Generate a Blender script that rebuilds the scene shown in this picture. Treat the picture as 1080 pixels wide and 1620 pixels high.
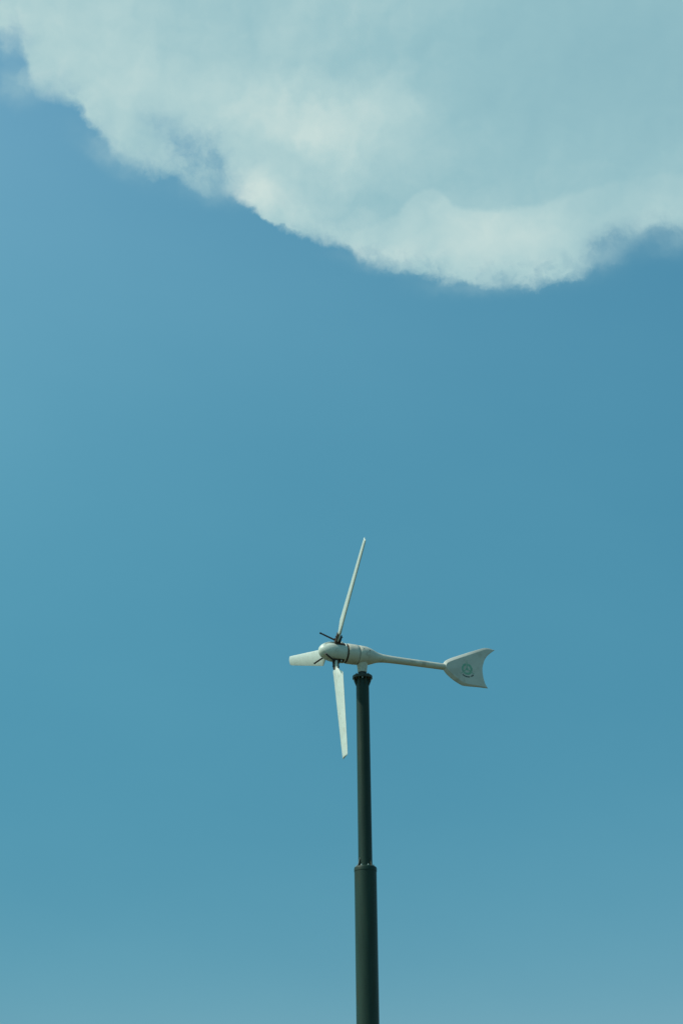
import bpy, bmesh, math, random
from mathutils import Vector, Matrix

for o in list(bpy.data.objects):
    bpy.data.objects.remove(o, do_unlink=True)
S = bpy.context.scene
C = S.collection
R = math.radians

# ---------------------------------------------------------------- camera
FPX = 3825.0                                   # 85 mm lens on a 24x36 frame held upright
PITCH, ROLL = 22.45, -0.72
cam_d = bpy.data.cameras.new('camera')
cam = bpy.data.objects.new('camera', cam_d)
C.objects.link(cam)
cam_d.sensor_fit = 'VERTICAL'
cam_d.sensor_height = 36.0
cam_d.lens = 85.0
cam_d.clip_start = 0.1
cam_d.clip_end = 20000
cam.location = (0, 0, 1.6)
cam.rotation_mode = 'QUATERNION'
cam.rotation_quaternion = (Matrix.Rotation(R(90 + PITCH), 3, 'X') @ Matrix.Rotation(R(ROLL), 3, 'Z')).to_quaternion()
S.camera = cam
S.render.resolution_x, S.render.resolution_y = 682, 1024
S.view_settings.view_transform = 'Standard'
S.view_settings.look = 'None'
S.view_settings.exposure = 0.0
S.view_settings.gamma = 1.0
S.cycles.use_denoising = True

# ---------------------------------------------------------------- sun
SUN_EL, SUN_AZ = 50.0, -101.0                   # azimuth clockwise from +Y: the sun is on the left
sd = Vector((math.sin(R(SUN_AZ)) * math.cos(R(SUN_EL)), math.cos(R(SUN_AZ)) * math.cos(R(SUN_EL)), math.sin(R(SUN_EL))))
sun_d = bpy.data.lights.new('sun', 'SUN')
sun_d.energy = 3.1
sun_d.angle = R(0.53)
sun_d.color = (1.0, 0.97, 0.86)
sun = bpy.data.objects.new('sun', sun_d)
C.objects.link(sun)
sun.location = (-30, 0, 40)
sun.rotation_mode = 'QUATERNION'
sun.rotation_quaternion = sd.to_track_quat('Z', 'Y')

# ---------------------------------------------------------------- node helpers
class V:
    """A float socket with arithmetic."""
    nt = None
    def __init__(s, sock): s.s = sock
    @staticmethod
    def m(op, *a):
        n = V.nt.nodes.new('ShaderNodeMath'); n.operation = op
        for i, x in enumerate(a):
            if isinstance(x, V): V.nt.links.new(x.s, n.inputs[i])
            else: n.inputs[i].default_value = float(x)
        return V(n.outputs[0])
    def __add__(a, b): return V.m('ADD', a, b)
    __radd__ = __add__
    def __sub__(a, b): return V.m('SUBTRACT', a, b)
    def __rsub__(a, b): return V.m('SUBTRACT', b, a)
    def __mul__(a, b): return V.m('MULTIPLY', a, b)
    __rmul__ = __mul__
    def __truediv__(a, b): return V.m('DIVIDE', a, b)
    def __neg__(a): return V.m('MULTIPLY', a, -1)

def sstep(x, lo, hi, a=0.0, b=1.0):
    n = V.nt.nodes.new('ShaderNodeMapRange'); n.interpolation_type = 'SMOOTHSTEP'
    for k, v in zip(('Value', 'From Min', 'From Max', 'To Min', 'To Max'), (x, lo, hi, a, b)):
        if isinstance(v, V): V.nt.links.new(v.s, n.inputs[k])
        else: n.inputs[k].default_value = v
    return V(n.outputs['Result'])

def vec(x, y, z=0.0):
    n = V.nt.nodes.new('ShaderNodeCombineXYZ')
    for i, v in enumerate((x, y, z)):
        if isinstance(v, V): V.nt.links.new(v.s, n.inputs[i])
        else: n.inputs[i].default_value = v
    return n.outputs[0]

def noise(p, scale, detail=6, rough=0.55, dist=0.0, colour=False):
    n = V.nt.nodes.new('ShaderNodeTexNoise')
    V.nt.links.new(p, n.inputs['Vector'])
    n.inputs['Scale'].default_value = scale
    n.inputs['Detail'].default_value = detail
    n.inputs['Roughness'].default_value = rough
    n.inputs['Distortion'].default_value = dist
    if colour:
        q = V.nt.nodes.new('ShaderNodeSeparateXYZ'); V.nt.links.new(n.outputs['Color'], q.inputs[0])
        return V(q.outputs[0]) - 0.5, V(q.outputs[1]) - 0.5
    return V(n.outputs['Fac']) - 0.5

def curve(x, pts, x0, x1, y0, y1):
    """y(x) through measured points, as one Float Curve node."""
    t = (x - x0) / (x1 - x0)
    n = V.nt.nodes.new('ShaderNodeFloatCurve')
    V.nt.links.new(t.s, n.inputs['Value'])
    cv = n.mapping.curves[0]
    P = [((a - x0) / (x1 - x0), (b - y0) / (y1 - y0)) for a, b in pts]
    while len(cv.points) < len(P): cv.points.new(0.5, 0.5)
    for q, (a, b) in zip(cv.points, sorted(P)): q.location = (a, b)
    n.mapping.update()
    return V(n.outputs[0]) * (y1 - y0) + y0

def mixc(f, a, b, mode='MIX'):
    n = V.nt.nodes.new('ShaderNodeMix'); n.data_type = 'RGBA'; n.blend_type = mode
    for i, x in ((0, f), (6, a), (7, b)):
        if isinstance(x, V): V.nt.links.new(x.s, n.inputs[i])
        elif hasattr(x, 'links'): V.nt.links.new(x, n.inputs[i])
        elif isinstance(x, tuple): n.inputs[i].default_value = (*x, 1)
        else: n.inputs[i].default_value = x
    return n.outputs[2]

def lin(r, g, b):
    f = lambda c: c / 255 / 12.92 if c / 255 <= 0.04045 else ((c / 255 + 0.055) / 1.055) ** 2.4
    return (f(r), f(g), f(b))

# ---------------------------------------------------------------- sky and the cloud in it
PPD = 66.76                                    # sky units per degree
CM = math.cos(R(28.5))
CM3 = cam.rotation_quaternion.to_matrix()
def sky_at(x, y):
    """A direction in the sky as (azimuth, elevation), both in sky units."""
    d = (CM3 @ Vector(((x - 540) / FPX, (810 - y) / FPX, -1))).normalized()
    return math.degrees(math.atan2(d.x, d.y)) * CM * PPD, math.degrees(math.asin(d.z)) * PPD

world = bpy.data.worlds.new('World')
S.world = world
world.use_nodes = True
nt = world.node_tree
nt.nodes.clear()
V.nt = nt
tc = nt.nodes.new('ShaderNodeTexCoord')
sp = nt.nodes.new('ShaderNodeSeparateXYZ')
nt.links.new(tc.outputs['Generated'], sp.inputs[0])
dx, dy, dz = (V(sp.outputs[i]) for i in range(3))
U0 = V.m('ARCTAN2', dx, dy) * (180 / math.pi * CM * PPD)
V0 = V.m('ARCSINE', dz) * (180 / math.pi * PPD)

sky = nt.nodes.new('ShaderNodeTexSky')
sky.sky_type = 'NISHITA'
sky.sun_disc = False
sky.sun_elevation = R(SUN_EL)
sky.sun_rotation = R(SUN_AZ)
sky.altitude = 0
sky.air_density = 1.0
sky.dust_density = 1.2
sky.ozone_density = 1.0
SKY_STRENGTH = 0.1
# the air's own colour: teal haze low down and on the sun's side, deeper blue away from it
ua = V.m('MINIMUM', V.m('MAXIMUM', U0 / 1000, -0.62), 0.62)
va = V.m('MINIMUM', V.m('MAXIMUM', (V0 - 1500) / 1000, -0.85), 0.85)
AIR = ((-0.5607, -0.2017, 0.884, -0.5072, 0.2091, -1.2421), (0.2719, -0.1044, 0.535, -0.2253, -0.1052, -0.5002), (0.1504, -0.0583, 0.4234, -0.1384, -0.0117, -0.3141))
air = []
for c0, c1, c2, c3, c4, c5 in AIR:
    air.append(V.m('EXPONENT', ua * c1 + va * c2 + ua * va * c3 + va * va * c4 + va * va * va * c5 + c0))
skyc = mixc(1.0, sky.outputs[0], vec(*air), 'MULTIPLY')
hz = noise(vec(U0 * 0.6 + V0 * 0.25, V0), 1 / 420, 5, 0.5)   # faint uneven haze
hz1 = hz * 0.16 + 1.0
skyc = mixc(1.0, skyc, vec(hz * 0.30 + 1.0, hz1, hz * 0.10 + 1.0), 'MULTIPLY')

# the cloud: an edge (elevation of its lower rim along the azimuth), ragged by noise
edge_px = [(-400, -140), (-100, 30), (0, 56), (22, 64), (38, 84), (50, 125), (62, 146), (85, 152), (104, 158), (120, 166), (137, 190), (152, 208), (168, 232),
           (185, 252), (205, 266), (225, 272), (250, 281), (275, 284), (300, 298), (325, 304), (350, 304), (366, 308), (380, 321),
           (400, 335), (414, 346), (440, 357), (470, 367), (495, 379), (515, 385), (540, 390), (560, 402), (580, 416), (605, 424),
           (640, 430), (680, 440), (705, 443), (740, 449), (775, 455), (800, 452), (830, 454), (858, 452), (880, 448), (912, 439),
           (932, 426), (950, 414), (975, 401), (1000, 386), (1020, 373), (1045, 369), (1080, 378), (1200, 400), (1700, 430)]
ep = [sky_at(*p) for p in edge_px]
UX0, UX1 = sky_at(-420, 0)[0], sky_at(1800, 430)[0]
VY0, VY1 = 1300, 2800
P0 = vec(U0, V0)
# domain warp at three sizes; how ragged the rim is changes along it
w1, w2 = noise(P0, 1 / 95, 3, 0.5, colour=True)
w3, w4 = noise(P0, 1 / 30, 6, 0.6, colour=True)
rag = sstep(noise(P0, 1 / 130, 2, 0.5), -0.16, 0.16, 0.35, 1.0)
UW = U0 + w1 * 22 + w3 * 26
VW = V0 + w2 * 12 + w4 * 22
PW = vec(UW, VW)
UB = U0 + w1 * 95 + w3 * 62
VB = V0 + w2 * 95 + w4 * 62
E1 = curve(UW, ep, UX0, UX1, VY0, VY1)
n_f = noise(PW, 1 / 52, 10, 0.60)
n_g = noise(PW, 1 / 15, 5, 0.6)
ru, rv = sky_at(700, 435)
qa, qb = (U0 - ru) / 230, (V0 - rv) / 45
rag = rag + V.m('EXPONENT', -(qa * qa + qb * qb)) * 0.55
s = VW - E1 + n_f * rag * 34 + n_g * rag * 17

def blob(x, y, rx, ry, rot=0.0, warp=True):
    """1 in the middle of an ellipse in the sky, falling smoothly to 0."""
    u, v = sky_at(x, y)
    A, B = ((UB, VB) if warp == 2 else (UW, VW) if warp else (U0, V0))
    c, q = math.cos(R(rot)), math.sin(R(rot))
    a = ((A - u) * c + (B - v) * q) / rx
    b = ((B - v) * c - (A - u) * q) / ry
    return V.m('EXPONENT', -(a * a + b * b))

# softness of the rim differs from place to place
w_soft = 13 + blob(960, 400, 60, 35) * 16 + blob(60, 110, 90, 60) * 14 + blob(190, 250, 80, 35) * 8 + blob(1060, 380, 60, 30) * 16 \
    - blob(430, 345, 60, 22) * 8
alpha = sstep(s, w_soft * -0.55, w_soft)
# thin places where the blue shows through
fib = noise(vec(UW * 0.9 + VW * 0.25, VW * 0.7), 1 / 42, 9, 0.60)
thin = blob(330, 258, 62, 38, -38, 2) * 0.56 + blob(262, 205, 52, 28, -40) * 0.36 + blob(962, 388, 44, 28, 30) * 0.75 + blob(1060, 370, 50, 20) * 0.5 \
    + blob(60, 130, 40, 26) * 0.35 + blob(500, 372, 36, 14, -20) * 0.4 + blob(230, 262, 90, 18, -12) * 0.28 + blob(300, 292, 50, 12, -12) * 0.25 + blob(620, 418, 60, 14) * 0.22 \
    + blob(790, 440, 40, 16) * 0.32 + blob(20, 60, 40, 20) * 0.4
thin = thin * (1 + fib * 1.8 + n_g * 0.8)
thin = V.m('MAXIMUM', thin, 0.0)
dens = sstep(V.m('SUBTRACT', 1.0, thin), 0.0, 1.0)
alpha = alpha * dens
# fraying rim, and translucent veils hanging from it
alpha = alpha * (1 - V.m('MAXIMUM', sstep(s, 70, 0) * rag * (fib * 1.9 + n_g * 0.9 + 0.08), 0.0))
tw = noise(vec(U0 + w3 * 40, V0 + w4 * 40), 1 / 60, 9, 0.62)
tongue = blob(44, 128, 40, 24, 20) * 0.62 + blob(14, 72, 34, 20) * 0.40 + blob(178, 244, 50, 20, -32) * 0.36 + blob(335, 298, 50, 18, -10) * 0.34 \
    + blob(955, 396, 44, 26, 25) * 0.30 + blob(1068, 384, 50, 20) * 0.22 + blob(790, 450, 90, 14) * 0.26 + blob(610, 420, 60, 12, -15) * 0.2
veil = V.m('MAXIMUM', V.m('MINIMUM', tongue * (0.9 + tw * 2.4), 0.8), 0.0)
alpha = alpha + veil * (1 - alpha)
alpha = V.m('MINIMUM', V.m('MAXIMUM', alpha, 0.0), 1.0)
# the cloud dissolves well above and far to the sides of the picture
alpha = alpha * sstep(V0, 4300, 3300) * sstep(V.m('ABSOLUTE', U0), 3200, 2200)

# light and dark masses inside the cloud
e2_px = [(-400, 420), (300, 400), (480, 372), (540, 362), (590, 356), (625, 340), (655, 308), (680, 298), (700, 306), (722, 326), (760, 331),
         (800, 330), (850, 324), (880, 312), (930, 296), (1000, 280), (1080, 275), (1700, 270)]
E2 = curve(U0 + w1 * 12 + w3 * 9, [sky_at(*p) for p in e2_px], UX0, UX1, VY0, VY1)
d2 = E2 - V0 + w2 * 8 + w4 * 16 + n_f * 14 + n_g * 9
lower = sstep(d2, -5, 8) * sstep(d2, 190, 30)
lower = lower * (0.22 + blob(760, 360, 150, 80, 0, False) * 0.78)
big = noise(P0, 1 / 300, 5, 0.5)
med = noise(PW, 1 / 90, 7, 0.58)
rim = sstep(s, 80, 4)
# relief: billows lit from the sun's side (left and above)
def height(du, dv):
    p = vec(UW + w1 * 40 + du, VW + w2 * 40 + dv)
    return noise(p, 1 / 210, 6, 0.50), noise(p, 1 / 60, 6, 0.55)
ha, hb = height(0, 0)
hc, hd = height(-13, 16)
relief = (ha - hc) * 2.0 + (hb - hd) * (rim * 0.5 + 0.22)
calm = 1 - blob(980, 90, 330, 190, 0, False) * 0.65
Bf = 0.465 + lower * 0.27 + big * 0.22 + med * 0.17 * calm + relief * calm * 0.52 + rim * 0.06 + n_f * 0.08 + fib * rim * 0.20 + n_g * rim * 0.14 \
    + blob(110, 60, 200, 110, -25, 2) * 0.22 + blob(500, 195, 130, 58, -8, 2) * 0.46 + blob(625, 160, 40, 60, 0, 2) * 0.16 + blob(402, 298, 36, 36, 0, 1) * 0.42 \
    + blob(460, 330, 60, 26, -25, 2) * 0.14 + blob(620, 400, 170, 26) * 0.12 + blob(830, 370, 90, 46, 0, 2) * 0.12 + blob(300, 150, 130, 50, -30, 2) * 0.10 \
    + blob(690, 318, 26, 18, 0, 2) * 0.12 - blob(980, 100, 380, 170) * 0.32 - blob(750, 290, 150, 34) * 0.06 - blob(580, 318, 70, 26, -10, 2) * 0.10 - blob(250, 60, 120, 40, 10, 2) * 0.08
cr = nt.nodes.new('ShaderNodeValToRGB')
nt.links.new(Bf.s, cr.inputs[0])
K = 1.0 / SKY_STRENGTH
els = cr.color_ramp.elements
els[0].position = 0.0; els[0].color = (*lin(134, 180, 192), 1)
els[1].position = 1.0; els[1].color = (*lin(203, 223, 219), 1)
for pos, c in ((0.3, (150, 192, 200)), (0.65, (176, 208, 210))):
    e = els.new(pos); e.color = (*lin(*c), 1)
cl = mixc(1.0, cr.outputs[0], (K, K, K), 'MULTIPLY')
fin = mixc(alpha, skyc, cl)
bg = nt.nodes.new('ShaderNodeBackground')
bg.inputs['Strength'].default_value = SKY_STRENGTH
nt.links.new(fin, bg.inputs['Color'])
wo = nt.nodes.new('ShaderNodeOutputWorld')
nt.links.new(bg.outputs[0], wo.inputs['Surface'])

# ---------------------------------------------------------------- materials
def material(name, base, rough=0.5, metal=0.0, var=0.08, vscale=6.0, dirt=None, dirt_amt=0.0, dirt_scale=9.0, bump=0.0, bscale=60.0,
             streak=False, spec=0.5):
    m = bpy.data.materials.new(name)
    m.use_nodes = True
    t = m.node_tree
    V.nt = t
    b = t.nodes['Principled BSDF']
    tcn = t.nodes.new('ShaderNodeTexCoord')
    src = tcn.outputs['Object']
    if streak:
        mp = t.nodes.new('ShaderNodeMapping'); t.links.new(src, mp.inputs[0]); mp.inputs['Scale'].default_value = (1, 1, 0.12)
        src = mp.outputs[0]
    n = noise(src, vscale, 6, 0.6)
    f = sstep(n, -0.2, 0.2)
    dark = tuple(c * (1 - var) for c in base); lite = tuple(min(1, c * (1 + var)) for c in base)
    col = mixc(f, dark, lite)
    if dirt:
        n2 = noise(src, dirt_scale, 8, 0.68, 0.6)
        f2 = sstep(n2, 0.02, 0.16) * dirt_amt
        col = mixc(f2, col, dirt)
        rr = f2 * 0.25 + rough
        t.links.new(rr.s, b.inputs['Roughness'])
    else:
        rr = f * 0.08 + (rough - 0.04)
        t.links.new(rr.s, b.inputs['Roughness'])
    t.links.new(col, b.inputs['Base Color'])
    b.inputs['Metallic'].default_value = metal
    b.inputs['Specular IOR Level'].default_value = spec
    if bump:
        bn = noise(src, bscale, 4, 0.6)
        bp = t.nodes.new('ShaderNodeBump'); bp.inputs['Strength'].default_value = bump; bp.inputs['Distance'].default_value = 0.004
        t.links.new(bn.s, bp.inputs['Height']); t.links.new(bp.outputs[0], b.inputs['Normal'])
    return m

M_SPIN = material('spinner_paint', (0.62, 0.67, 0.57), 0.42, dirt=(0.24, 0.22, 0.15), dirt_amt=0.35, dirt_scale=14, bump=0.05)
M_BODY = material('housing_paint', (0.66, 0.64, 0.52), 0.45, dirt=(0.22, 0.18, 0.11), dirt_amt=0.4, dirt_scale=12, bump=0.06)
M_BLADE = material('blade_paint', (0.57, 0.62, 0.54), 0.45, var=0.05, vscale=9, dirt=(0.36, 0.37, 0.28), dirt_amt=0.35, dirt_scale=20, bump=0.03)
M_FIN = material('fin_paint', (0.62, 0.61, 0.52), 0.55, var=0.06, vscale=5, dirt=(0.36, 0.33, 0.24), dirt_amt=0.35, dirt_scale=7, bump=0.04)
M_RUST = material('rusty_steel', (0.060, 0.042, 0.030), 0.7, metal=0.3, var=0.35, vscale=60, dirt=(0.14, 0.07, 0.035), dirt_amt=0.6, dirt_scale=80, bump=0.3, bscale=250)
M_BAND = material('rusty_band', (0.075, 0.045, 0.022), 0.75, var=0.4, vscale=40, dirt=(0.16, 0.09, 0.04), dirt_amt=0.5, dirt_scale=60)
M_BLACK = material('black_rubber', (0.012, 0.014, 0.014), 0.6, var=0.2)
M_POLE = material('dark_green_paint', (0.018, 0.041, 0.028), 0.42, spec=0.25, var=0.22, vscale=8, dirt=(0.030, 0.040, 0.024), dirt_amt=0.5, dirt_scale=16, bump=0.08, bscale=90, streak=True)
M_FLANGE = material('weathered_green_paint', (0.030, 0.046, 0.032), 0.55, var=0.3, vscale=30, dirt=(0.07, 0.035, 0.015), dirt_amt=0.7, dirt_scale=36, bump=0.2, bscale=120)
M_BOLT = material('galvanised_bolt', (0.45, 0.47, 0.42), 0.45, metal=0.6, var=0.2, vscale=60)
M_BOLTR = material('rusty_bolt', (0.16, 0.085, 0.04), 0.7, metal=0.3, var=0.3, vscale=60)
M_GREEN = material('green_print', (0.22, 0.47, 0.32), 0.6, var=0.15, vscale=30, dirt=(0.36, 0.46, 0.38), dirt_amt=0.5, dirt_scale=60)
M_INK = material('dark_print', (0.02, 0.05, 0.05), 0.6, var=0.1)
M_GROUND = material('dry_grass_soil', (0.065, 0.065, 0.030), 0.95, var=0.4, vscale=0.8, dirt=(0.13, 0.09, 0.05), dirt_amt=0.7, dirt_scale=0.25, bump=0.5, bscale=20)
M_CONC = material('concrete', (0.30, 0.29, 0.26), 0.85, var=0.15, vscale=8, dirt=(0.18, 0.17, 0.14), dirt_amt=0.5, dirt_scale=5, bump=0.2)

# ---------------------------------------------------------------- mesh helpers
def finish(name, bm, mat, parent=None, smooth=True, angle=35):
    bmesh.ops.remove_doubles(bm, verts=bm.verts, dist=1e-5)
    bmesh.ops.recalc_face_normals(bm, faces=bm.faces)
    me = bpy.data.meshes.new(name)
    if smooth:
        for f in bm.faces: f.smooth = True
        for e in bm.edges:
            if len(e.link_faces) == 2 and e.calc_face_angle(0) > R(angle): e.smooth = False
    bm.to_mesh(me); bm.free()
    me.materials.append(mat)
    o = bpy.data.objects.new(name, me)
    C.objects.link(o)
    if parent: o.parent = parent
    return o

def frame(z, x_hint):
    z = z.normalized()
    x = (x_hint - z * x_hint.dot(z)).normalized()
    return x, z.cross(x), z

def revolve(bm, prof, origin, axis, n=64, cap0=True, cap1=True, rad=None):
    """prof: list of (s, r) along axis; rad(s, angle, r) may change the radius."""
    x, y, z = frame(axis, Vector((0, 0, 1)) if abs(axis.z) < 0.9 else Vector((1, 0, 0)))
    rings = []
    for s_, r_ in prof:
        ring = []
        for k in range(n):
            a = 2 * math.pi * k / n
            rr = rad(s_, a, r_) if rad else r_
            ring.append(bm.verts.new(origin + z * s_ + (x * math.cos(a) + y * math.sin(a)) * rr))
        rings.append(ring)
    for A, B in zip(rings, rings[1:]):
        for k in range(n):
            bm.faces.new((A[k], A[(k + 1) % n], B[(k + 1) % n], B[k]))
    if cap0: bm.faces.new(rings[0][::-1])
    if cap1: bm.faces.new(rings[-1])
    return bm

def box(bm, o, ax, ay, az, hx, hy, hz, bevel=0.0):
    ax, ay, az = ax.normalized(), ay.normalized(), az.normalized()
    vs = {}
    for i in (-1, 1):
        for j in (-1, 1):
            for k in (-1, 1):
                vs[i, j, k] = bm.verts.new(o + ax * hx * i + ay * hy * j + az * hz * k)
    fs = []
    for q in (((-1, -1, -1), (-1, 1, -1), (1, 1, -1), (1, -1, -1)), ((-1, -1, 1), (1, -1, 1), (1, 1, 1), (-1, 1, 1)),
              ((-1, -1, -1), (1, -1, -1), (1, -1, 1), (-1, -1, 1)), ((-1, 1, -1), (-1, 1, 1), (1, 1, 1), (1, 1, -1)),
              ((-1, -1, -1), (-1, -1, 1), (-1, 1, 1), (-1, 1, -1)), ((1, -1, -1), (1, 1, -1), (1, 1, 1), (1, -1, 1))):
        fs.append(bm.faces.new([vs[p] for p in q]))
    if bevel:
        es = list({e for f in fs for e in f.edges})
        bmesh.ops.bevel(bm, geom=es, offset=bevel, segments=2, profile=0.5, affect='EDGES')
    return bm

def prism(bm, pts, origin, ax, ay, an, t0, t1):
    """polygon pts in the (ax, ay) plane, extruded from t0 to t1 along an."""
    A = [bm.verts.new(origin + ax * p[0] + ay * p[1] + an * t0) for p in pts]
    B = [bm.verts.new(origin + ax * p[0] + ay * p[1] + an * t1) for p in pts]
    bm.faces.new(A[::-1]); bm.faces.new(B)
    for k in range(len(pts)):
        q = (k + 1) % len(pts)
        bm.faces.new((A[k], A[q], B[q], B[k]))
    return bm

def hexbolt(bm, o, n, r, h, washer=True):
    revolve(bm, [(0, r * 1.5), (h * 0.25, r * 1.5), (h * 0.27, r), (h * 0.9, r), (h, r * 0.8), (h * 1.01, r * 0.5), (h * 1.7, r * 0.5)], o, n, 12)

# ---------------------------------------------------------------- ground (out of the picture, lights the undersides)
bm = bmesh.new()
NG = 40
gv = [[None] * (NG + 1) for _ in range(NG + 1)]
rnd = random.Random(4)
for i in range(NG + 1):
    for j in range(NG + 1):
        fx, fy = (i / NG * 2 - 1), (j / NG * 2 - 1)
        X, Y = math.copysign(abs(fx) ** 3, fx) * 6000, math.copysign(abs(fy) ** 3, fy) * 6000 + 23
        gv[i][j] = bm.verts.new((X, Y, (rnd.random() - 0.5) * 0.03 - 0.02))
for i in range(NG):
    for j in range(NG):
        bm.faces.new((gv[i][j], gv[i + 1][j], gv[i + 1][j + 1], gv[i][j + 1]))
g = finish('ground', bm, M_GROUND)
g['kind'] = 'structure'

# ---------------------------------------------------------------- the wind turbine
U = 0.00622                                     # metres per measuring unit
PX, PY, AXZ = 0.184, 22.46, 9.352              # pole axis and height of the rotor axis
YAW, TILT = 22.1, 0.86
NOSE = Vector((-math.cos(R(YAW)) * math.cos(R(TILT)), -math.sin(R(YAW)) * math.cos(R(TILT)), math.sin(R(TILT))))
TAIL = -NOSE
UP = Vector((0, 0, 1))
E2V = NOSE.cross(UP).normalized()                # sideways, in the rotor plane
E1V = E2V.cross(NOSE)                            # upwards, in the rotor plane
SIDE = Vector((math.sin(R(YAW)), -math.cos(R(YAW)), 0))   # out of the fin's near face, to the camera
root = bpy.data.objects.new('wind_turbine', None)
C.objects.link(root)
root.location = (PX, PY, 0)
root['label'] = 'small three-bladed wind turbine with off-white body and fish-shaped tail on a dark green pole'
root['category'] = 'wind turbine'
AX = Vector((0, 0, AXZ))                         # on the rotor axis, above the pole (root space)
S_YAW = 47.0                                     # distance from rotor centre back to the pole axis
HUB = AX + NOSE * S_YAW * U

def axpt(s_): return HUB + TAIL * s_ * U

# poles
Z_FL = AXZ - 37.5 * U                            # underside level of the top flange
Z_TR = 7.235                                      # where the thin pole enters the thick one
bm = bmesh.new()
revolve(bm, [(0, 0.112), (Z_TR - 0.40, 0.1055), (Z_TR - 0.050, 0.1055), (Z_TR - 0.045, 0.1055), (Z_TR - 0.043, 0.1080), (Z_TR - 0.014, 0.1080), (Z_TR - 0.004, 0.1045), (Z_TR, 0.098)], Vector((0, 0, 0)), UP, 72)
lower = finish('lower_pole', bm, M_POLE, root, angle=50)
bm = bmesh.new()
box(bm, Vector((0, 0, 0.12)), Vector((1, 0, 0)), Vector((0, 1, 0)), UP, 0.45, 0.45, 0.14, 0.02)
finish('footing', bm, M_CONC, lower)
bm = bmesh.new()
revolve(bm, [(0.262, 0.22), (0.285, 0.22)], Vector((0, 0, 0)), UP, 48)
finish('base_flange', bm, M_FLANGE, lower)
for k in range(8):
    a = R(45 * k - 116)
    bm = bmesh.new()
    hexbolt(bm, Vector((math.cos(a) * 0.085, math.sin(a) * 0.085, Z_TR + 0.001)), UP, 0.008, 0.009)
    finish('bolt', bm, M_BOLT, lower)
bm = bmesh.new()
revolve(bm, [(Z_TR - 0.02, 0.0672), (Z_FL, 0.0628)], Vector((0, 0, 0)), UP, 64)
upper = finish('upper_pole', bm, M_POLE, root)
for k in range(4):                               # triangular gussets at the foot of the thin pole
    a = R(90 * k - 138)
    d = Vector((math.cos(a), math.sin(a), 0)); tn = UP.cross(d)
    bm = bmesh.new()
    prism(bm, [(0.060, 0.001), (0.096, 0.001), (0.094, 0.012), (0.067, 0.085), (0.060, 0.085)], Vector((0, 0, Z_TR)), d, UP, tn, -0.004, 0.004)
    finish('gusset', bm, M_FLANGE, upper, smooth=False)
bm = bmesh.new()
FR = 15.6 * U
revolve(bm, [(-0.008, FR * 0.95), (-0.004, FR), (0.020, FR), (0.024, FR * 0.96), (0.0245, 0.045), (0.026, 0.042)], Vector((0, 0, Z_FL)), UP, 64)
flange = finish('flange', bm, M_FLANGE, upper, angle=30)
for k in range(8):
    a = R(45 * k - 68)
    d = Vector((math.cos(a), math.sin(a), 0)); tn = UP.cross(d)
    bm = bmesh.new()
    prism(bm, [(0.058, -0.007), (FR * 0.93, -0.007), (FR * 0.91, -0.020), (0.0645, -0.080), (0.058, -0.080)], Vector((0, 0, Z_FL)), d, UP, tn, -0.0035, 0.0035)
    finish('gusset', bm, M_FLANGE, upper, smooth=False)
for k in range(8):
    a = R(45 * k - 90)
    p = Vector((math.cos(a) * FR * 0.84, math.sin(a) * FR * 0.84, Z_FL))
    bm = bmesh.new()
    hexbolt(bm, p + UP * 0.0242, UP, 0.0065, 0.008)
    finish('bolt', bm, M_FLANGE, upper)
    bm = bmesh.new()
    hexbolt(bm, p - UP * 0.008, -UP, 0.006, 0.009)
    finish('nut', bm, M_BOLT if k % 3 != 1 else M_BOLTR, upper)

# yaw shaft and neck
bm = bmesh.new()
revolve(bm, [(0.0245, 0.040), (0.030, 0.040), (0.031, 0.030), (0.041, 0.030), (0.042, 0.041), (0.062, 0.041)], Vector((0, 0, Z_FL)), UP, 40)
finish('yaw_shaft', bm, M_BLACK, root, angle=30)
ZN = Z_FL + 0.060
bm = bmesh.new()
revolve(bm, [(ZN, 0.040), (ZN + 0.001, 0.0435), (ZN + 0.006, 0.0445), (AXZ - 0.075, 0.0545), (AXZ - 0.062, 0.060), (AXZ - 0.045, 0.072)], Vector((0, 0, 0)), UP, 48)
finish('yaw_neck', bm, M_BODY, root)

# rear housing that runs out into the tail boom
prof = [(38.8, 14.9), (39.3, 15.5), (43, 15.6), (47, 15.5), (51, 15.2), (55, 14.5), (59, 13.3), (63, 11.9), (67, 10.2), (71, 8.7), (75, 7.7), (80, 6.9), (86, 6.35),
        (94, 6.0), (105, 5.75), (116, 5.6), (140, 5.45), (165, 5.3), (186.5, 5.2), (189.5, 5.0), (193, 4.75), (197, 4.3), (200, 3.8)]
bm = bmesh.new()
revolve(bm, [(a * U, b * U) for a, b in prof[:12]], HUB, TAIL, 72, cap1=False)
rear = finish('rear_housing', bm, M_BODY, root, angle=50)
bm = bmesh.new()
revolve(bm, [(a * U, b * U) for a, b in prof[11:]], HUB, TAIL, 48, cap0=False)
finish('tail_boom', bm, M_BODY, root)
# small screws and chips on the rear housing
for s_, ang in ((45, 28), (55, 22), (45, -62), (52, 118), (45, 205)):
    rr = 15.5 if s_ < 50 else 14.5
    d = (UP * math.sin(R(ang)) + SIDE * math.cos(R(ang)))
    bm = bmesh.new()
    revolve(bm, [(-0.002, 0.0055), (0.0015, 0.005)], HUB + TAIL * s_ * U + d * (rr * U), d, 10)
    finish('screw', bm, M_RUST, rear)
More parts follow.
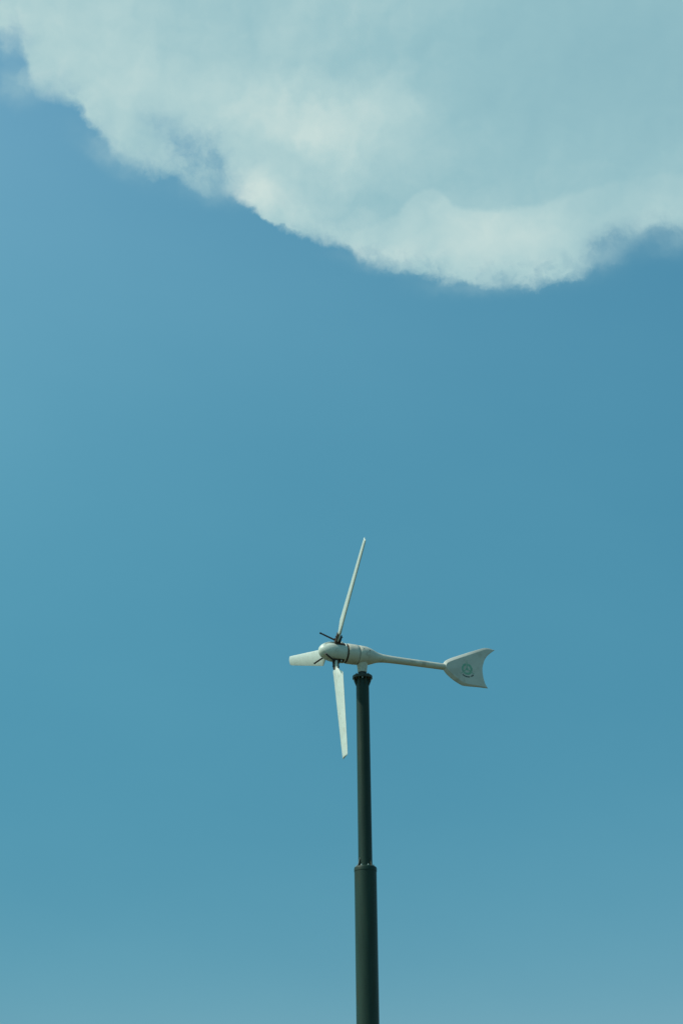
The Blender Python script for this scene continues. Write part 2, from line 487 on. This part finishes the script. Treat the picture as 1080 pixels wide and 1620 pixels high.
# generator, with rust-stained joints at both ends
bm = bmesh.new()
revolve(bm, [(a * U, b * U) for a, b in ((19.6, 14.2), (19.8, 15.6), (20.6, 16.0), (25, 16.05), (33, 15.95), (37.6, 15.8), (38.1, 15.2), (38.3, 14.2))], HUB, TAIL, 72)
gen = finish('generator_housing', bm, M_BODY, root, angle=50)
bm = bmesh.new()
revolve(bm, [(a * U, b * U) for a, b in ((16.8, 14.6), (17.0, 15.2), (19.9, 15.2), (20.0, 14.6))], HUB, TAIL, 72)
finish('joint_band', bm, M_BAND, gen, angle=30)
bm = bmesh.new()
revolve(bm, [(a * U, b * U) for a, b in ((38.0, 14.4), (38.05, 15.05), (39.0, 15.05), (39.1, 14.4))], HUB, TAIL, 72)
finish('joint_band', bm, M_BAND, gen, angle=30)

# spinner: rounded nose with a shallow channel in front of every blade root
PHI = (-43.7, -163.7, 76.3)
def az_frame():
    x, y, z = frame(TAIL, Vector((0, 0, 1)))
    return x, y
fx_, fy_ = az_frame()
def ang_of(phi):
    v = E1V * math.cos(R(phi)) + E2V * math.sin(R(phi))
    return math.atan2(v.dot(fy_), v.dot(fx_))
BANG = [ang_of(p) for p in PHI]
def spin_rad(s_, a, r_):
    q = 0.0
    su = s_ / U
    for b in BANG:
        d = abs((a - b + math.pi) % (2 * math.pi) - math.pi) * max(r_ / U, 6)
        w = 1 - min(1, max(0, (d - 3.6) / 1.3))
        e = min(1, max(0, (su + 21) / 5)) * (1 - min(1, max(0, (su - 14.0) / 1.2)))
        q = max(q, w * e)
    return r_ - q * 1.9 * U * min(1, r_ / (8 * U))
prof = []
for k in range(26):
    a = math.pi / 2 * k / 25
    prof.append((-26.3 * math.cos(a) * U, (16.0 * math.sin(a) ** 0.95 + 0.02) * U))
prof += [(x * U, 16.0 * U) for x in (2, 4, 6, 8, 10, 12, 13.5, 14.2, 15, 15.6)] + [(16.3 * U, 15.8 * U), (16.8 * U, 15.2 * U), (16.9 * U, 14.0 * U)]
bm = bmesh.new()
revolve(bm, prof, HUB, TAIL, 220, rad=spin_rad)
spin = finish('spinner', bm, M_SPIN, root, angle=60)

# blades, clamps and governor rods, three of each
def trail(r_): return 19.0 - (r_ - 46) * (19.0 - 7.6) / 149
def lead(r_): return -8.2 + (r_ - 46) * 0.9 / 149
PB = 9.0
ST = [(19, -3.0, 4.9, 5.0, PB), (30.5, -3.0, 4.9, 4.8, PB), (33.0, -6.4, 5.0, 4.6, PB), (34.5, -8.0, 5.4, 4.5, PB), (37, -8.3, 7.6, 4.4, PB), (44, -8.3, 13.6, 4.2, PB),
      (48.5, -8.3, 17.4, 4.1, PB), (50.5, -8.2, 18.4, 4.1, PB)]
ST += [(r_, lead(r_), trail(r_), 4.1 - (r_ - 46) * 0.009, PB) for r_ in (53, 60, 80, 100, 120, 140, 160, 175, 185)]
ST += [(190.5, -7.3, 7.5, 2.6, PB), (193.4, -7.3, 7.3, 2.4, PB), (194.4, -7.1, 6.9, 2.1, PB), (195.0, -6.7, 6.2, 1.5, PB), (195.2, -6.2, 5.6, 0.6, PB)]
NSEC = 11
def blade_mesh(v, t):
    bm = bmesh.new()
    rings = []
    for (r_, le, te, th, be) in ST:
        c = t * math.cos(R(be)) + TAIL * math.sin(R(be))
        nn = v.cross(c).normalized()
        if nn.dot(NOSE) < 0: nn = -nn
        up, lo = [], []
        for k in range(NSEC):
            q = 0.5 - 0.5 * math.cos(math.pi * k / (NSEC - 1))
            x = le + (te - le) * q
            tt = th * (0.12 + 0.88 * (math.sin(math.pi * q ** 0.62)) ** 0.75) / 2 if r_ > 31 else th * math.sqrt(max(0.02, 1 - (2 * q - 1) ** 2)) / 2
            cam_ = 0.05 * (te - le) * math.sin(math.pi * q) if r_ > 31 else 0
            base = HUB + v * r_ * U + NOSE * (r_ * 0.016 * U) + c * x * U
            up.append(bm.verts.new(base + nn * (tt + cam_) * U))
            lo.append(bm.verts.new(base - nn * (tt - cam_ * 0.9) * U))
        rings.append(up + lo[::-1])
    m = len(rings[0])
    for A, B in zip(rings, rings[1:]):
        for k in range(m):
            bm.faces.new((A[k], A[(k + 1) % m], B[(k + 1) % m], B[k]))
    bm.faces.new(rings[0][::-1]); bm.faces.new(rings[-1])
    return bm

for phi in PHI:
    v = E1V * math.cos(R(phi)) + E2V * math.sin(R(phi))
    t = NOSE.cross(v).normalized()
    bl = finish('blade', blade_mesh(v, t), M_BLADE, root, angle=40)
    P = lambda r_, tt, ax: HUB + v * r_ * U + t * tt * U + TAIL * ax * U
    # clamp: a foot on the spinner and two plates that hold the blade root from front and back
    bm = bmesh.new()
    box(bm, P(17.6, 0, 0.3), v, t, TAIL, 2.4 * U, 3.0 * U, 4.6 * U, 0.004)
    foot = finish('clamp', bm, M_RUST, root, smooth=False)
    for sgn, r0, r1 in ((-1, 16.5, 34.0), (1, 16.5, 30.0)):
        bm = bmesh.new()
        ax0 = 0.2 + sgn * 3.7
        prism(bm, [(r0 * U, -3.4 * U), (r1 * U - 3 * U, -3.6 * U), (r1 * U, -1.2 * U), (r1 * U - 0.5 * U, 1.2 * U), (r1 * U - 5.5 * U, 1.8 * U), (r0 * U, 3.2 * U)],
              HUB + TAIL * ax0 * U, v, t, TAIL, -0.6 * U, 0.6 * U)
        finish('clamp_plate', bm, M_RUST, foot, smooth=False)
        for rb, tb in ((21.5, 1.8), (27.0, -1.2)):
            bm = bmesh.new()
            hexbolt(bm, P(rb, tb, ax0 + sgn * 0.6), TAIL * sgn, 0.006, 0.007)
            finish('bolt', bm, M_RUST, foot, smooth=False)
    # rod: runs forward and sideways from the clamp
    p0 = P(18.8, 1.0, -1.0)
    p1 = P(20.5, 20.0, -24.5)
    dr = (p1 - p0)
    bm = bmesh.new()
    revolve(bm, [(0, 1.45 * U), (dr.length * 0.93, 1.3 * U), (dr.length * 0.935, 1.5 * U), (dr.length, 1.45 * U)], p0, dr, 14)
    finish('governor_rod', bm, M_BLACK, root, angle=30)
    # dark plate in place of the spinner slot's shade, and its small pale spring tab
    bm = bmesh.new()
    prism(bm, [(5.5 * U, -3.3 * U), (13.5 * U, -3.3 * U), (14.6 * U, 0), (13.5 * U, 3.3 * U), (5.5 * U, 3.3 * U)],
          HUB + v * 13.5 * U, TAIL, t, v, 0, 2.05 * U)
    finish('slot_shade_plate', bm, M_RUST, spin, smooth=False)
    bm = bmesh.new()
    prism(bm, [(8.3 * U, -0.9 * U), (9.9 * U, -0.9 * U), (9.9 * U, 0.9 * U), (8.3 * U, 0.9 * U)], HUB + v * 14 * U + t * 2.2 * U, TAIL, t, v, 0, 4.2 * U)
    finish('spring_tab', bm, M_BLADE, spin, smooth=False)

# ---------------------------------------------------------------- tail fin
HV = TAIL.cross(SIDE)
if HV.z < 0: HV = -HV
OUT = [(186.8, 4.9, 4), (188.6, 8.2, 4.5), (191.5, 11.2, 5), (199.8, 15.9, 5), (208, 19.7, 5), (216.4, 23.4, 4.8), (226.8, 27.9, 4.6), (237.2, 32.4, 4.4), (247, 36.5, 4.0), (256.0, 40.1, 3.4),
       (262.3, 41.6, 2.8), (268.6, 41.8, 2.3), (273.8, 40.8, 1.6), (278.1, 39.9, 1.2), (274.7, 37.4, 1.2), (268.3, 32.1, 1.4), (264.6, 28.4, 1.5), (261.9, 24.7, 1.5), (259.3, 20, 1.5), (257.6, 15.2, 1.5),
       (256.3, 10.6, 1.5), (255.8, 7.0, 1.5), (255.6, 3.5, 1.5), (255.7, 0.0, 1.5), (256.1, -3.9, 1.5), (256.8, -8.6, 1.5), (258.0, -13.5, 1.5), (259.3, -17.5, 1.4), (260.9, -21.1, 1.3), (264.6, -26.6, 1.0),
       (256.6, -26.8, 1.5), (246.3, -26.8, 2.0), (234.0, -27.4, 2.8), (223.7, -27.6, 3.6), (217.5, -26.6, 4.2), (208.4, -22.4, 4.8), (202.6, -19.2, 5), (197.2, -15.4, 5), (191.2, -10.3, 4.6), (188.2, -6.2, 4), (186.6, -2.5, 3.4), (186.2, 1.2, 3.4)]
def thick(s_): return 5.4 - (s_ - 190) * 0.056
def ring_of(pts, f, zf):
    """outline moved inwards by f of its border width"""
    n = len(pts); res = []
    for k in range(n):
        p, a, b = Vector(pts[k][:2]), Vector(pts[k - 1][:2]), Vector(pts[(k + 1) % n][:2])
        n1 = Vector(((p - a).y, -(p - a).x)).normalized(); n2 = Vector(((b - p).y, -(b - p).x)).normalized()
        m = (n1 + n2); m = m.normalized() / max(0.45, m.length / 2) if m.length > 0.3 else -(a - p + b - p).normalized()
        q = p + m * pts[k][2] * f
        res.append((q.x, q.y, thick(q.x) * zf))
    return res
def dens_pts(pts, sharp, k=3):
    n = len(pts); res = []
    for i in range(n):
        p0, p1, p2, p3 = pts[i - 1], pts[i], pts[(i + 1) % n], pts[(i + 2) % n]
        if i in sharp: p0 = p1
        if (i + 1) % n in sharp: p3 = p2
        for j in range(k):
            t = j / k
            res.append(tuple(0.5 * (2 * b + (c - a) * t + (2 * a - 5 * b + 4 * c - d) * t * t + (3 * b - a - 3 * c + d) * t ** 3) for a, b, c, d in zip(p0, p1, p2, p3)))
    return res
OD = dens_pts(OUT, (13, 29))
levels = [(0.0, 0.12), (0.12, 0.32), (0.5, 0.64), (0.92, 0.95), (1.0, 1.0)]
bm = bmesh.new()
fin_pt = lambda a, b, z: HUB + TAIL * a * U + HV * b * U + SIDE * z * U
sides = []
for sg in (1, -1):
    rr = [[bm.verts.new(fin_pt(a, b, z * sg)) for a, b, z in ring_of(OD, f, zf)] for f, zf in levels]
    for A, B in zip(rr, rr[1:]):
        for k in range(len(A)):
            bm.faces.new((A[k], A[(k + 1) % len(A)], B[(k + 1) % len(A)], B[k]))
    from mathutils.geometry import tessellate_polygon
    for tri in tessellate_polygon([[Vector((a, b, 0)) for a, b, z in ring_of(OD, 1.0, 1.0)]]):
        bm.faces.new([rr[-1][q] for q in tri])
    sides.append(rr[0])
A, B = sides
for k in range(len(A)): bm.faces.new((A[k], A[(k + 1) % len(A)], B[(k + 1) % len(A)], B[k]))
fin = finish('tail_fin', bm, M_FIN, root, angle=16)

# printed emblem: ring with a three-bladed wheel, a curved line of small dark lettering below
EC = (226.9, 0.3)
def on_fin(x, y, lift=0.14):
    return fin_pt(EC[0] + x, EC[1] + y, thick(EC[0] + x) + lift)
def flat(bm, pts, lift=0.14):
    f = bm.faces.new([bm.verts.new(on_fin(x, y, lift)) for x, y in pts])
    return f
bm = bmesh.new()
def arc_band(bm, r0, r1, a0, a1, n=20, cx=0, cy=0, wob=0.0):
    for k in range(n):
        p, q = R(a0 + (a1 - a0) * k / n), R(a0 + (a1 - a0) * (k + 1) / n)
        w0, w1_ = wob * math.sin(p * 9), wob * math.sin(q * 9)
        flat(bm, [(cx + r0 * math.cos(p), cy + r0 * math.sin(p)), (cx + (r1 + w0) * math.cos(p), cy + (r1 + w0) * math.sin(p)),
                  (cx + (r1 + w1_) * math.cos(q), cy + (r1 + w1_) * math.sin(q)), (cx + r0 * math.cos(q), cy + r0 * math.sin(q))])
for a0, a1 in ((-19, 81), (103, 209), (227, 324)): arc_band(bm, 6.1, 9.7, a0, a1, 26, wob=0.2)
finish('emblem_ring', bm, M_GREEN, fin, smooth=False)
bm = bmesh.new()
flat(bm, [(2.3 * math.cos(R(k * 15)), 2.3 * math.sin(R(k * 15))) for k in range(24)])
for a in (92, 218, -27):
    c, q = math.cos(R(a)), math.sin(R(a))
    flat(bm, [(c * x - q * y, q * x + c * y) for x, y in ((1.6, -0.6), (4.5, -1.15), (9, -0.85), (14.9, -0.28), (14.9, 0.28), (9, 0.6), (4.5, 0.75), (1.6, 0.6))], 0.2)
finish('emblem_wheel', bm, M_GREEN, fin, smooth=False)
bm = bmesh.new()
rnd = random.Random(12)
def glyph(a, wd=1.25, ht=1.9, rad=14.3, cx=0.6, cy=1.3):
    c, q = math.cos(R(a)), math.sin(R(a))
    def P2(u, w): return (cx + c * (rad + w) - q * u, cy + q * (rad + w) + c * u)
    def stroke(u0, w0, u1, w1_, th=0.62):
        d = Vector((u1 - u0, w1_ - w0)).normalized() * th / 2; n = Vector((-d.y, d.x))
        flat(bm, [P2(u0 - n.x, w0 - n.y), P2(u1 - n.x, w1_ - n.y), P2(u1 + n.x, w1_ + n.y), P2(u0 + n.x, w0 + n.y)], 0.18 + rnd.random() * 0.06)
    h, w = ht / 2, wd / 2
    pat = rnd.choice(((1, 1, 0), (1, 0, 1), (0, 1, 1), (1, 1, 1)))
    stroke(-w, -h, -w, h)
    if pat[0]: stroke(-w, h * 0.7, w, h * 0.7)
    if pat[1]: stroke(w, -h, w, h)
    if pat[2]: stroke(-w, -h * 0.7, w, -h * 0.7)
for k in range(8): glyph(-124 + k * 6.9)
for k in range(3): glyph(-60 + k * 7.2, ht=2.1)
finish('emblem_lettering', bm, M_INK, fin, smooth=False)
